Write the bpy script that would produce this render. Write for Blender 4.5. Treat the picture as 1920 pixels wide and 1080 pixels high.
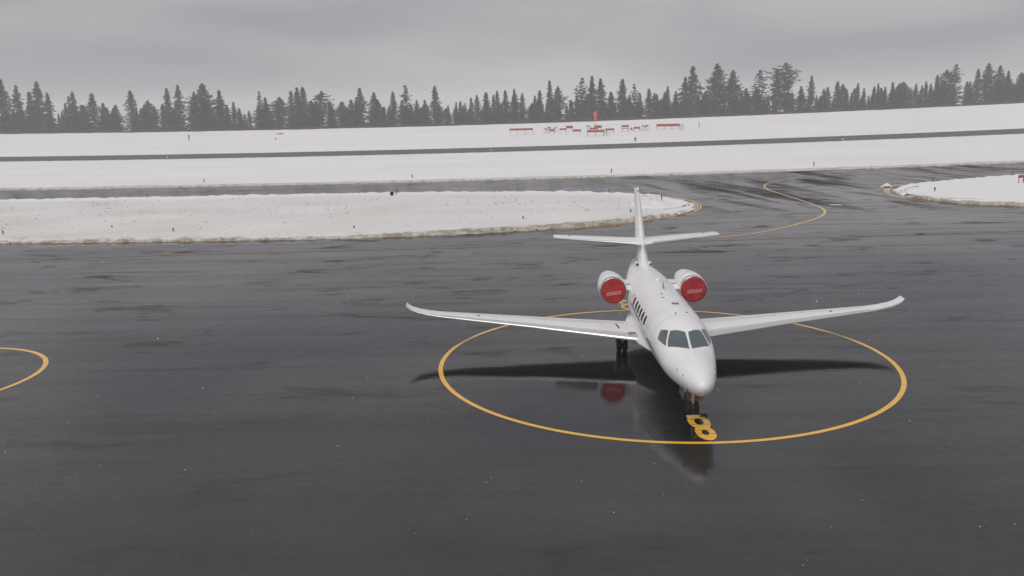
import bpy, bmesh, math, random
from mathutils import Vector, Matrix, noise
R = math.radians
random.seed(7)
for o in list(bpy.data.objects): bpy.data.objects.remove(o)
scene = bpy.context.scene
col = scene.collection

# ------------------------------------------------------------ camera
CAM_H, PITCH, ROLL = 10.4432, 0.2016, 0.0227
cam = bpy.data.objects.new('camera', bpy.data.cameras.new('camera')); col.objects.link(cam)
cam.data.sensor_width = 36.0
cam.data.lens = 1631.194 / 1920 * 36.0
cam.data.clip_start = 0.1; cam.data.clip_end = 6000
c_, s_ = math.cos(ROLL), math.sin(ROLL)
cp_, sp_ = math.cos(PITCH), math.sin(PITCH)
RV = Vector((1, 0, 0)); DV = Vector((0, -sp_, -cp_)); FV = Vector((0, cp_, -sp_))
XA = RV * c_ + DV * s_; YA = RV * s_ - DV * c_; ZA = -FV
cam.matrix_world = Matrix(((XA.x, YA.x, ZA.x, 0), (XA.y, YA.y, ZA.y, 0), (XA.z, YA.z, ZA.z, CAM_H), (0, 0, 0, 1)))
scene.camera = cam
scene.render.resolution_x = 1024; scene.render.resolution_y = 576

# ------------------------------------------------------------ world, sun, exposure
SUN_EL, SUN_AZ = R(55), R(215)            # azimuth clockwise from +Y
world = bpy.data.worlds.new('World'); scene.world = world; world.use_nodes = True
nt = world.node_tree; nt.nodes.clear()
def N(tree, t, **kw):
    n = tree.nodes.new(t)
    for k, v in kw.items():
        if k == 'inp':
            for a, b in v.items(): n.inputs[a].default_value = b
        else: setattr(n, k, v)
    return n
out = N(nt, 'ShaderNodeOutputWorld')
sky = N(nt, 'ShaderNodeTexSky', sky_type='NISHITA', sun_disc=False, sun_elevation=SUN_EL, sun_rotation=SUN_AZ)
bg1 = N(nt, 'ShaderNodeBackground', inp={'Strength': 0.06}); nt.links.new(sky.outputs[0], bg1.inputs[0])
tc = N(nt, 'ShaderNodeTexCoord')
mp = N(nt, 'ShaderNodeMapping'); mp.inputs['Scale'].default_value = (1.3, 1.3, 6.0); mp.inputs['Rotation'].default_value = (0, R(3), R(20))
nt.links.new(tc.outputs['Generated'], mp.inputs['Vector'])
nz = N(nt, 'ShaderNodeTexNoise', inp={'Scale': 2.2, 'Detail': 3.0, 'Roughness': 0.42, 'Distortion': 0.6}); nt.links.new(mp.outputs[0], nz.inputs['Vector'])
rp = N(nt, 'ShaderNodeValToRGB'); nt.links.new(nz.outputs['Fac'], rp.inputs[0])
rp.color_ramp.elements[0].position = 0.32; rp.color_ramp.elements[0].color = (0.295, 0.291, 0.320, 1)
rp.color_ramp.elements[1].position = 0.70; rp.color_ramp.elements[1].color = (0.447, 0.431, 0.434, 1)
bg2 = N(nt, 'ShaderNodeBackground', inp={'Strength': 1.0}); nt.links.new(rp.outputs[0], bg2.inputs[0])
mx = N(nt, 'ShaderNodeMixShader', inp={0: 0.93})
nt.links.new(bg1.outputs[0], mx.inputs[1]); nt.links.new(bg2.outputs[0], mx.inputs[2]); nt.links.new(mx.outputs[0], out.inputs[0])
sd = bpy.data.lights.new('sun', 'SUN'); sd.energy = 1.5; sd.angle = R(50); sd.color = (1.0, 0.97, 0.94)
sun = bpy.data.objects.new('sun', sd); col.objects.link(sun); sun.location = (-60, -60, 120)
sdir = Vector((math.sin(SUN_AZ) * math.cos(SUN_EL), math.cos(SUN_AZ) * math.cos(SUN_EL), math.sin(SUN_EL)))
sun.rotation_euler = sdir.to_track_quat('Z', 'Y').to_euler()
scene.view_settings.view_transform = 'Standard'; scene.view_settings.look = 'None'
scene.view_settings.exposure = 0.14; scene.view_settings.gamma = 1.0; scene.view_settings.use_curve_mapping = False

scene.render.engine = 'CYCLES'
scene.cycles.volume_bounces = 3
scene.cycles.max_bounces = 8

# ------------------------------------------------------------ helpers
def tag(o, label=None, cat=None, group=None, kind=None):
    if label: o['label'] = label
    if cat: o['category'] = cat
    if group: o['group'] = group
    if kind: o['kind'] = kind
    return o
def empty(name, loc=(0, 0, 0), rz=0.0):
    o = bpy.data.objects.new(name, None); col.objects.link(o); o.location = loc; o.rotation_euler = (0, 0, rz)
    o.empty_display_size = 0.3
    return o
def mesh(name, verts, faces, mat, parent=None, smooth=False):
    me = bpy.data.meshes.new(name); me.from_pydata([tuple(v) for v in verts], [], faces); me.update()
    if smooth: me.polygons.foreach_set('use_smooth', [True] * len(me.polygons))
    if mat: me.materials.append(mat)
    o = bpy.data.objects.new(name, me); col.objects.link(o)
    if parent: o.parent = parent
    return o
class MB:
    def __init__(s): s.v = []; s.f = []
    def add(s, vs, fs):
        b = len(s.v); s.v += [tuple(v) for v in vs]; s.f += [tuple(i + b for i in f) for f in fs]; return s
    def box(s, c, d, rz=0, rx=0, ry=0):
        m = Matrix.Rotation(rz, 3, 'Z') @ Matrix.Rotation(ry, 3, 'Y') @ Matrix.Rotation(rx, 3, 'X'); c = Vector(c)
        vs = [c + m @ Vector((x * d[0] / 2, y * d[1] / 2, z * d[2] / 2)) for x in (-1, 1) for y in (-1, 1) for z in (-1, 1)]
        return s.add(vs, [(0, 1, 3, 2), (4, 6, 7, 5), (0, 4, 5, 1), (2, 3, 7, 6), (0, 2, 6, 4), (1, 5, 7, 3)])
    def tube(s, pts, rad, n=10, caps=True):
        pts = [Vector(p) for p in pts]
        if not isinstance(rad, (list, tuple)): rad = [rad] * len(pts)
        vs = []; fs = []
        for i, p in enumerate(pts):
            t = (pts[min(i + 1, len(pts) - 1)] - pts[max(i - 1, 0)]).normalized()
            a = t.cross(Vector((0, 0, 1)) if abs(t.z) < 0.9 else Vector((1, 0, 0))).normalized(); b = t.cross(a)
            for k in range(n):
                w = 2 * math.pi * k / n
                vs.append(p + (a * math.cos(w) + b * math.sin(w)) * rad[i])
        for i in range(len(pts) - 1):
            for k in range(n):
                fs.append((i * n + k, i * n + (k + 1) % n, (i + 1) * n + (k + 1) % n, (i + 1) * n + k))
        if caps:
            fs.append(tuple(range(n))); fs.append(tuple((len(pts) - 1) * n + k for k in reversed(range(n))))
        return s.add(vs, fs)
    def rev(s, prof, c, axis='X', n=40):       # revolve (along, radius) about an axis through c
        vs = []; fs = []; c = Vector(c)
        for a, r in prof:
            for k in range(n):
                w = 2 * math.pi * k / n
                p, q = r * math.cos(w), r * math.sin(w)
                vs.append(c + (Vector((a, p, q)) if axis == 'X' else Vector((p, a, q)) if axis == 'Y' else Vector((p, q, a))))
        m = len(prof)
        for i in range(m - 1):
            for k in range(n): fs.append((i * n + k, i * n + (k + 1) % n, (i + 1) * n + (k + 1) % n, (i + 1) * n + k))
        fs.append(tuple(range(n))); fs.append(tuple((m - 1) * n + k for k in reversed(range(n))))
        return s.add(vs, fs)
    def build(s, name, mat, parent=None, smooth=False, sharp=None):
        o = mesh(name, s.v, s.f, mat, parent, smooth)
        bm = bmesh.new(); bm.from_mesh(o.data); bmesh.ops.recalc_face_normals(bm, faces=bm.faces[:]); bm.to_mesh(o.data); bm.free()
        if sharp: o.data.set_sharp_from_angle(angle=R(sharp))
        return o
def lerp(x, X, Y):
    if x <= X[0]: return Y[0]
    for i in range(len(X) - 1):
        if x <= X[i + 1]:
            t = (x - X[i]) / (X[i + 1] - X[i]); return Y[i] + (Y[i + 1] - Y[i]) * t
    return Y[-1]
def sstep(a, b, x):
    t = min(max((x - a) / (b - a), 0), 1); return t * t * (3 - 2 * t)
def terr(x, y):                              # the airfield: flat apron, shallow valley beyond, low rise to the wood
    c = lerp(y, (80, 134, 238, 380), (0, 8e-5, 5.5e-5, 4.7e-5)); x0 = lerp(y, (80, 134, 238, 380), (-20, -25, -40, -80))
    dx = min(max(x - x0, -400), 400)
    return lerp(y, (262, 300, 340, 380, 420), (0, 1.15, 2.75, 4.4, 3.6)) + c * dx * dx - c * x0 * x0
def catmull(P, n=8):
    P = [Vector((p[0], p[1], 0)) for p in P]; o = []
    for i in range(len(P) - 1):
        a, b, c, d = P[max(i - 1, 0)], P[i], P[i + 1], P[min(i + 2, len(P) - 1)]
        for k in range(n):
            t = k / n
            o.append(0.5 * ((2 * b) + (c - a) * t + (2 * a - 5 * b + 4 * c - d) * t * t + (3 * b - 3 * c + d - a) * t ** 3))
    o.append(P[-1]); return o

# ------------------------------------------------------------ materials
def mat(name, base=(0.5, 0.5, 0.5), rough=0.5, metal=0.0, var=0.0, vscale=4.0, spec=0.5, coat=0.0, bump=0.0, bscale=30.0, stretch=None):
    m = bpy.data.materials.new(name); m.use_nodes = True; t = m.node_tree; b = t.nodes['Principled BSDF']
    b.inputs['Base Color'].default_value = (*base, 1); b.inputs['Roughness'].default_value = rough; b.inputs['Metallic'].default_value = metal
    b.inputs['Specular IOR Level'].default_value = spec; b.inputs['Coat Weight'].default_value = coat; b.inputs['Coat Roughness'].default_value = 0.1
    if var or bump:
        tc = N(t, 'ShaderNodeTexCoord'); mpn = N(t, 'ShaderNodeMapping'); t.links.new(tc.outputs['Object'], mpn.inputs[0])
        if stretch: mpn.inputs['Scale'].default_value = stretch
    if var:
        n = N(t, 'ShaderNodeTexNoise', inp={'Scale': vscale, 'Detail': 5.0, 'Roughness': 0.6}); t.links.new(mpn.outputs[0], n.inputs['Vector'])
        r = N(t, 'ShaderNodeValToRGB'); t.links.new(n.outputs['Fac'], r.inputs[0])
        r.color_ramp.elements[0].position = 0.3; r.color_ramp.elements[1].position = 0.7
        r.color_ramp.elements[0].color = (*[max(0, x * (1 - var)) for x in base], 1); r.color_ramp.elements[1].color = (*[min(1, x * (1 + var)) for x in base], 1)
        t.links.new(r.outputs[0], b.inputs['Base Color'])
    if bump:
        n2 = N(t, 'ShaderNodeTexNoise', inp={'Scale': bscale, 'Detail': 4.0}); t.links.new(mpn.outputs[0], n2.inputs['Vector'])
        bn = N(t, 'ShaderNodeBump', inp={'Strength': bump, 'Distance': 0.05}); t.links.new(n2.outputs['Fac'], bn.inputs['Height']); t.links.new(bn.outputs[0], b.inputs['Normal'])
    return m

def asphalt_mat():
    m = bpy.data.materials.new('wet_asphalt'); m.use_nodes = True; t = m.node_tree; b = t.nodes['Principled BSDF']; L = t.links.new
    tc = N(t, 'ShaderNodeTexCoord')
    def noi(scale, sc, rot=0.0, det=5.0, ro=0.55, dist=0.0):
        a0 = N(t, 'ShaderNodeMapping'); a0.inputs['Rotation'].default_value = (0, 0, rot); L(tc.outputs['Object'], a0.inputs[0])
        a = N(t, 'ShaderNodeMapping'); a.inputs['Scale'].default_value = sc; L(a0.outputs[0], a.inputs[0])
        n = N(t, 'ShaderNodeTexNoise', inp={'Scale': scale, 'Detail': det, 'Roughness': ro, 'Distortion': dist}); L(a.outputs[0], n.inputs['Vector']); return n.outputs['Fac']
    def mr(x, a, b_, c, d):
        n = N(t, 'ShaderNodeMapRange', clamp=True, inp={1: a, 2: b_, 3: c, 4: d}); L(x, n.inputs[0]); return n.outputs[0]
    def ma(op, x, y):
        n = N(t, 'ShaderNodeMath', operation=op)
        for i, v in enumerate((x, y)):
            if isinstance(v, (int, float)): n.inputs[i].default_value = v
            else: L(v, n.inputs[i])
        return n.outputs[0]
    streak = noi(1.0, (0.035, 0.55, 1), det=6.0, ro=0.6)
    broad = noi(0.09, (1, 1, 1), det=3.0)
    fine = noi(1.1, (0.16, 1, 1), det=6.0, ro=0.65, dist=0.3)
    diag = noi(1.0, (0.30, 0.045, 1), rot=R(-12), det=4.0, ro=0.55, dist=0.4)
    sx = N(t, 'ShaderNodeSeparateXYZ'); L(tc.outputs['Object'], sx.inputs[0])
    zone = ma('MULTIPLY', mr(sx.outputs['X'], 12, 24, 0, 1), mr(sx.outputs['Y'], 82, 92, 0, 1))
    # standing water lies smooth, damp aggregate is rougher
    pud = mr(fine, 0.60, 0.72, 0, 1)
    st = mr(streak, 0.35, 0.68, 0, 1)
    dg = ma('MULTIPLY', mr(diag, 0.48, 0.62, 0, 1), zone)
    r1 = ma('ADD', mr(broad, 0.3, 0.7, 0.003, 0.010), ma('MULTIPLY', st, 0.008))
    r2 = ma('MULTIPLY', r1, ma('SUBTRACT', 1.0, ma('MULTIPLY', pud, 0.75)))
    drier = mr(sx.outputs['Y'], 100, 122, 0, 1)
    r3 = ma('ADD', ma('ADD', r2, ma('MULTIPLY', dg, 0.16)), ma('MULTIPLY', drier, 0.14)); L(r3, b.inputs['Roughness'])
    # film of water: thick and thin streaks, dark worn patches, plough passes on the connector
    blot = noi(0.42, (0.42, 1, 1), det=6.0, ro=0.68, dist=0.6)
    wisp = noi(1.0, (0.05, 0.9, 1), rot=R(2), det=7.0, ro=0.7)
    # where the film has drained off, bare dull asphalt shows: it reflects far less
    d1 = mr(streak, 0.42, 0.66, 0.0, 0.14)
    fade = mr(sx.outputs['Y'], 22, 58, 0.22, 1.0)
    d2 = ma('MULTIPLY', mr(blot, 0.565, 0.67, 0.0, 0.62), fade)
    d3 = ma('MULTIPLY', mr(wisp, 0.55, 0.67, 0.0, 0.34), fade)
    d4 = mr(broad, 0.35, 0.65, 0.0, 0.10)
    d5 = ma('MULTIPLY', dg, 0.55)
    gra = noi(5.0, (0.35, 1, 1), det=5.0, ro=0.8)
    d6 = mr(gra, 0.42, 0.66, 0.0, 0.16)
    dull = ma('MINIMUM', ma('ADD', ma('ADD', d1, d4), ma('ADD', ma('MAXIMUM', d2, d3), ma('ADD', d5, d6))), 0.85)
    cr = N(t, 'ShaderNodeValToRGB'); L(ma('ADD', ma('MULTIPLY', streak, 0.6), ma('MULTIPLY', fine, 0.4)), cr.inputs[0])
    cr.color_ramp.elements[0].position = 0.32; cr.color_ramp.elements[0].color = (0.005, 0.005, 0.0052, 1)
    cr.color_ramp.elements[1].position = 0.68; cr.color_ramp.elements[1].color = (0.015, 0.0147, 0.0150, 1)
    L(cr.outputs[0], b.inputs['Base Color'])
    df = N(t, 'ShaderNodeBsdfDiffuse', inp={'Color': (0.015, 0.0147, 0.0147, 1)}); mxs = N(t, 'ShaderNodeMixShader')
    L(dull, mxs.inputs[0]); L(b.outputs[0], mxs.inputs[1]); L(df.outputs[0], mxs.inputs[2]); L(mxs.outputs[0], t.nodes['Material Output'].inputs['Surface'])
    b.inputs['IOR'].default_value = 1.92
    agg = noi(60.0, (1, 1, 1), det=3.0)
    wav = noi(1.5, (0.40, 1, 1), det=3.0, ro=0.6)
    bn = N(t, 'ShaderNodeBump', inp={'Strength': 0.05, 'Distance': 0.008}); L(agg, bn.inputs['Height'])
    bn2 = N(t, 'ShaderNodeBump', inp={'Strength': 0.10, 'Distance': 0.03}); L(wav, bn2.inputs['Height']); L(bn.outputs[0], bn2.inputs['Normal']); L(bn2.outputs[0], b.inputs['Normal'])
    return m

def snow_mat():
    # 'dirt' is a vertex value: how much soil and grass the plough mixed into the bank there
    m = bpy.data.materials.new('snow'); m.use_nodes = True; t = m.node_tree; b = t.nodes['Principled BSDF']; L = t.links.new
    tc = N(t, 'ShaderNodeTexCoord'); at = N(t, 'ShaderNodeAttribute', attribute_name='dirt')
    a = N(t, 'ShaderNodeMapping'); a.inputs['Scale'].default_value = (0.5, 1, 1); L(tc.outputs['Object'], a.inputs[0])
    n = N(t, 'ShaderNodeTexNoise', inp={'Scale': 2.2, 'Detail': 6.0, 'Roughness': 0.7}); L(a.outputs[0], n.inputs['Vector'])
    n2 = N(t, 'ShaderNodeTexNoise', inp={'Scale': 0.05, 'Detail': 4.0, 'Roughness': 0.6}); L(a.outputs[0], n2.inputs['Vector'])
    cr = N(t, 'ShaderNodeValToRGB'); L(n2.outputs['Fac'], cr.inputs[0])
    cr.color_ramp.elements[0].position = 0.3; cr.color_ramp.elements[0].color = (0.80, 0.79, 0.79, 1)
    cr.color_ramp.elements[1].position = 0.7; cr.color_ramp.elements[1].color = (0.87, 0.865, 0.87, 1)
    mm = N(t, 'ShaderNodeMath', operation='ADD'); L(at.outputs['Fac'], mm.inputs[0])
    m2 = N(t, 'ShaderNodeMapRange', clamp=True, inp={1: 0.3, 2: 0.7, 3: -0.45, 4: 0.45}); L(n.outputs['Fac'], m2.inputs[0]); L(m2.outputs[0], mm.inputs[1])
    mk = N(t, 'ShaderNodeMapRange', clamp=True, inp={1: 0.68, 2: 1.15, 3: 0, 4: 0.85}); L(mm.outputs[0], mk.inputs[0])
    mix = N(t, 'ShaderNodeMix', data_type='RGBA'); L(mk.outputs[0], mix.inputs[0])
    gr = N(t, 'ShaderNodeMapRange', clamp=True, inp={1: 0.0, 2: 0.8, 3: 0, 4: 0.8}); L(at.outputs['Fac'], gr.inputs[0])
    gm = N(t, 'ShaderNodeMix', data_type='RGBA'); L(gr.outputs[0], gm.inputs[0]); L(cr.outputs[0], gm.inputs[6]); gm.inputs[7].default_value = (0.58, 0.545, 0.50, 1)
    L(gm.outputs[2], mix.inputs[6])
    mix.inputs[7].default_value = (0.24, 0.19, 0.11, 1)
    L(mix.outputs[2], b.inputs['Base Color']); b.inputs['Roughness'].default_value = 0.7; b.inputs['Specular IOR Level'].default_value = 0.25
    n3 = N(t, 'ShaderNodeTexNoise', inp={'Scale': 1.5, 'Detail': 7.0, 'Roughness': 0.65}); L(a.outputs[0], n3.inputs['Vector'])
    bn = N(t, 'ShaderNodeBump', inp={'Strength': 0.35, 'Distance': 0.12}); L(n3.outputs['Fac'], bn.inputs['Height']); L(bn.outputs[0], b.inputs['Normal'])
    return m

def wet(m, ior=1.6):
    b = m.node_tree.nodes['Principled BSDF']; b.inputs['IOR'].default_value = ior; return m
M = dict(
    asphalt=asphalt_mat(), snow=snow_mat(),
    runway=mat('damp_runway', (0.05, 0.047, 0.048), 0.5, var=0.18, vscale=0.6, stretch=(0.05, 1, 1)),
    yellow=wet(mat('yellow_paint', (0.88, 0.49, 0.05), 0.14, var=0.12, vscale=3.0)),
    faded=wet(mat('worn_yellow_paint', (0.62, 0.40, 0.16), 0.14, var=0.35, vscale=0.9)),
    blackline=wet(mat('black_paint', (0.006, 0.006, 0.006), 0.5, var=0.3, spec=0.2)),
    whitepaint=mat('white_paint', (0.7, 0.7, 0.68), 0.5, var=0.1),
    white=mat('aircraft_white', (0.83, 0.833, 0.833), 0.32, var=0.035, vscale=2.2, coat=0.12, stretch=(0.35, 1.6, 1.6)),
    metal=mat('polished_leading_edge', (0.80, 0.79, 0.77), 0.28, metal=0.75, var=0.03),
    chrome=mat('inlet_metal', (0.8, 0.8, 0.8), 0.18, metal=1.0, var=0.02),
    seam=mat('panel_gap', (0.22, 0.22, 0.225), 0.6, var=0.1),
    stripe=mat('grey_stripe_paint', (0.05, 0.05, 0.055), 0.25, var=0.05, coat=0.4),
    glass=mat('dark_glazing', (0.085, 0.115, 0.13), 0.06, var=0.15, vscale=2.0, spec=0.9),
    cabin=mat('cabin_glass', (0.010, 0.011, 0.013), 0.5, var=0.1, spec=0.05),
    under=mat('darkened_wing_underside', (0.13, 0.13, 0.135), 0.45, var=0.05),  # dark tone put in so the wing's reflection on the apron deepens
    seal=mat('window_seal', (0.20, 0.19, 0.19), 0.5, var=0.1),
    black=mat('black_rubber', (0.011, 0.011, 0.011), 0.75, var=0.25, vscale=20),
    dark=mat('dark_opening', (0.006, 0.006, 0.006), 0.8, var=0.1),
    strut=mat('gear_steel', (0.55, 0.53, 0.46), 0.4, metal=0.4, var=0.15, vscale=8),
    hub=mat('wheel_hub', (0.5, 0.5, 0.5), 0.4, metal=0.5, var=0.1),
    red=mat('red_cover_fabric', (0.37, 0.019, 0.023), 0.75, var=0.28, vscale=3.5, bump=0.3, bscale=5.0),
    pink=mat('cover_lettering', (0.85, 0.34, 0.28), 0.7, var=0.1),
    wood=mat('chock_plank', (0.62, 0.52, 0.26), 0.7, var=0.2, vscale=12),
    panel=mat('red_brown_board', (0.33, 0.058, 0.036), 0.7, var=0.2, vscale=2),
    leg=mat('grey_post', (0.16, 0.155, 0.15), 0.6, var=0.2),
    orange=mat('orange_windsock', (0.75, 0.11, 0.03), 0.7, var=0.15),
    bark=mat('bark', (0.06, 0.045, 0.035), 0.9, var=0.3),
    leaf=mat('conifer_needles', (0.022, 0.042, 0.028), 0.8, var=0.45, vscale=14.0, spec=0.2),
    leaf2=mat('pine_needles', (0.032, 0.048, 0.028), 0.8, var=0.4, vscale=11.0, spec=0.2),
    brush=mat('bare_brush', (0.075, 0.055, 0.045), 0.9, var=0.3, spec=0.1),
    grass=mat('dead_grass', (0.26, 0.20, 0.10), 0.9, var=0.4, vscale=3, spec=0.1),
    clod=mat('dirt_clod', (0.30, 0.27, 0.23), 0.95, var=0.4, spec=0.1),
    bulb=mat('pale_lamp_glass', (0.85, 0.82, 0.75), 0.3, var=0.05),
    bluecap=mat('dark_blue_reflector', (0.03, 0.04, 0.07), 0.5, var=0.2),
)

# ------------------------------------------------------------ ground, pavement, snow
def sheet(name, xs, ys, zoff, material, parent=None):
    vs = [(x, y, terr(x, y) + zoff) for y in ys for x in xs]; nx = len(xs)
    fs = [(j * nx + i, j * nx + i + 1, (j + 1) * nx + i + 1, (j + 1) * nx + i) for j in range(len(ys) - 1) for i in range(nx - 1)]
    return mesh(name, vs, fs, material, parent, True)
def frange(a, b, st):
    n = max(1, int(round((b - a) / st))); return [a + (b - a) * i / n for i in range(n + 1)]
XW = [-1500, -1000, -700] + frange(-500, 500, 20) + [700, 1000, 1500]
ground = sheet('ground', XW, [-120, -60, 0, 40] + frange(60, 440, 10) + [500, 600, 800, 1100, 1500], -0.12, M['snow']); tag(ground, kind='structure')
apron = sheet('apron', frange(-260, 260, 10), frange(-60, 80, 10) + frange(84, 136, 4), 0.0, M['asphalt']); tag(apron, kind='structure')
runway = sheet('runway', frange(-400, 400, 10), frange(220, 258, 2), -0.02, M['runway']); tag(runway, kind='structure')

def snow_band(name, x0, x1, dx, front, back, th, dirt_w, dirt_amp, lump, rows, seed, dirt_back=0.5, base_dirt=0.0):
    """snow lying between two edge curves front(x) < back(x), with a bevelled, lumpy rim"""
    xs = frange(x0, x1, dx); vs = []; fs = []; dv = []
    nv = len(rows)
    for x in xs:
        a, b = front(x), back(x)
        a += 0.30 * noise.noise((x * 0.9, seed, 0)) + 0.16 * noise.noise((x * 3.1, seed, 4)); b += 0.35 * noise.noise((x * 0.7, seed + 9, 0)) + 0.2 * noise.noise((x * 2.6, seed + 9, 4))
        w = max(b - a, 0.02)
        for r in rows:
            if r >= 0: d = min(r, w * 0.5); y = a + d
            else: d = min(-r - 1e-4, w * 0.5); y = b - d
            if 0 < r < 0: pass
            if abs(r) >= 1e3: d = w * 0.5 * (abs(r) - 1e3); y = a + d if r > 0 else b - d
            h = th * min(1, sstep(-0.02, 0.55, d) * min(1.0, w / 1.5))
            ln = noise.fractal((x * 0.8, y * 0.8, seed), 0.9, 2.1, 5)
            z = terr(x, y) + h * (1 + 0.35 * ln * sstep(3.0, 0.0, d)) + lump * h * ln - (0.08 if d < 0.01 else 0)
            vs.append((x, y, z))
            near = (y - a) < (b - y)
            wv = dirt_w * (1 + 0.8 * noise.noise((x * 0.13, seed + 20, 0)) + 0.5 * noise.noise((x * 0.8, seed + 20, 3)))
            wv *= 0.55 + 0.75 * sstep(-16, -2, x) * sstep(16, 9, x) if base_dirt else 1
            q = dirt_amp * (1 - sstep(0.4 * wv, wv, d)) * (1.0 if near else dirt_back)
            dv.append(max(0, q, base_dirt * sstep(2.0, 7.0, b - y) * sstep(19, 11, x) * (0.85 + 0.7 * noise.noise((x * .11, y * .16, seed)))))
    for i in range(len(xs) - 1):
        for j in range(nv - 1): fs.append((i * nv + j, (i + 1) * nv + j, (i + 1) * nv + j + 1, i * nv + j + 1))
    o = mesh(name, vs, fs, M['snow'], None, True)
    at = o.data.attributes.new('dirt', 'FLOAT', 'POINT'); at.data.foreach_set('value', dv)
    tag(o, kind='structure'); return o
ROWS = [0, .12, .25, .4, .6, .9, 1.3, 1.8, 2.4, 3.2] + [1e3 + f for f in (.3, .4, .5, .6, .7, .8, .9, .97)] + [-(1e3 + f) for f in (.97, .9, .8, .7, .6, .5, .4, .3)] + [-3.2, -2.4, -1.8, -1.3, -.9, -.6, -.4, -.25, -.12, -1e-9]
ROWS[-1] = -1e-4
def curve(P):
    X = [p[0] for p in P]; Y = [p[1] for p in P]
    return lambda x: lerp(x, X, Y)
ISL_F = [(-160, 81), (-44.6, 75.5), (-31.6, 74.4), (-18.6, 73.6), (-14.5, 73.7), (-4, 74.6), (2, 76.4), (6.9, 78), (11, 80.3), (15.1, 83.5), (17.6, 86.1), (18.9, 89.1), (19.55, 91.6)]
ISL_B = [(-160, 116.3), (-67, 115.6), (-48, 115.5), (-22, 114.6), (-10.9, 113.8), (3, 111), (9.6, 108.6), (15, 104.7), (17.7, 101.6), (19.2, 96.6), (19.55, 91.8)]
RIS_F = [(43.75, 96.6), (43.95, 94.6), (44.6, 92.2), (46, 88.9), (48.2, 86.9), (50.6, 85.4), (60, 82.5), (120, 78)]
RIS_B = [(43.75, 96.9), (44.1, 99.2), (45.2, 102.8), (47.8, 106.4), (50.1, 108.6), (54.6, 110.9), (58.8, 112.6), (63.2, 114.2), (68.6, 116), (120, 120)]
island = snow_band('snow_island', -160, 19.5, 0.4, curve(ISL_F), curve(ISL_B), 0.34, 1.1, 0.95, 0.10, ROWS, 3.0, 0.10, 0.46)
island2 = snow_band('snow_island', 43.75, 120, 0.3, curve(RIS_F), curve(RIS_B), 0.28, 1.2, 1.0, 0.06, ROWS, 13.0, 0.1)
mid = snow_band('snow_field', -260, 260, 1.0, curve([(-300, 133.5), (300, 134.5)]), curve([(-300, 222), (300, 222)]), 0.22, 2.6, 0.8, 0.05, ROWS, 23.0, 0.3)
# far snow, up the rise and over its crest to the wood
ys = [256.6, 256.9, 257.3, 258, 259.5] + frange(262, 372, 5) + frange(374, 390, 2) + frange(395, 520, 12)
xs = frange(-380, 380, 4); vs = []; nx = len(xs)
for y in ys:
    for x in xs:
        h = 0.22 * sstep(256.5, 258, y)
        h += 0.10 * noise.fractal((x * 0.05, y * 0.08, 5), 0.9, 2.0, 4) * sstep(258, 270, y)
        h += 0.22 * noise.noise((x * 0.4, y * 0.3, 8)) * math.exp(-((y - 380) / 5) ** 2)
        vs.append((x, y, terr(x, y) + h - (0.1 if y < 256.8 else 0)))
far = mesh('snow_field', vs, [(j * nx + i, j * nx + i + 1, (j + 1) * nx + i + 1, (j + 1) * nx + i) for j in range(len(ys) - 1) for i in range(nx - 1)], M['snow'], None, True)
tag(far, kind='structure')

# ------------------------------------------------------------ painted markings (parts of the apron)
def stripe(name, pts, width, material, z=0.006, parent=apron, offset=0.0):
    vs = []; fs = []
    for i, p in enumerate(pts):
        t = (pts[min(i + 1, len(pts) - 1)] - pts[max(i - 1, 0)]).normalized(); n = Vector((-t.y, t.x, 0))
        for sgn in (-0.5, 0.5):
            v = p + n * (offset + sgn * width); vs.append((v.x, v.y, terr(v.x, v.y) + z))
    for i in range(len(pts) - 1): fs.append((2 * i, 2 * i + 1, 2 * i + 3, 2 * i + 2))
    return mesh(name, vs, fs, material, parent)
def circle_pts(cx, cy, r, n=180): return [Vector((cx + r * math.cos(2 * math.pi * i / n), cy + r * math.sin(2 * math.pi * i / n), 0)) for i in range(n + 1)]
stripe('yellow_circle', circle_pts(6.25, 35.24, 9.30), 0.185, M['yellow'])
stripe('yellow_circle', circle_pts(-24.95, 34.9, 4.82, 120), 0.21, M['yellow'])
LA = catmull([(-120, 65), (-39.5, 66.5), (-26.5, 67.0), (-13.2, 67.2), (0.1, 67.6), (13.5, 68.0), (23.9, 68.5), (32.5, 68.9), (41.2, 69.3), (120, 73)], 10)
stripe('border_line', LA, 0.60, M['blackline'], 0.004)
stripe('taxi_line', LA, 0.17, M['faded'], 0.009)
LB = catmull([(8.0, 67.7), (11.5, 68.3), (14.7, 69.2), (18.3, 70.3), (21.4, 72.4), (25, 76), (27.9, 79.5), (29.6, 82.1), (30.8, 84.8), (31.5, 87.5), (31.8, 90.3), (31.9, 95.6), (31.9, 103.4), (32.0, 107.5), (32.6, 111.6), (33.9, 115.1), (35.7, 117.9), (38.7, 121.5), (42.3, 124.2), (48, 126), (80, 127.5)], 8)
stripe('taxi_line', LB, 0.22, M['yellow'], 0.012)
stripe('taxi_line', catmull([(10, 124), (20, 122.5), (26, 119.5), (29.8, 115.3), (31.4, 111.8), (31.9, 107)], 8), 0.18, M['faded'], 0.008)
stripe('taxi_line', catmull([(16.5, 100.5), (20.4, 102.4), (26.9, 103.6), (32.3, 104.4), (38.6, 104.2), (43.4, 103.5)], 6), 0.16, M['faded'], 0.008)
stripe('taxi_line', catmull([(31.8, 90.6), (32.5, 87.7), (33.5, 84.6), (35, 81.9), (37.2, 79.2), (40, 76.8), (43.2, 74.4), (60, 66)], 8), 0.15, M['faded'], 0.015)
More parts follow.
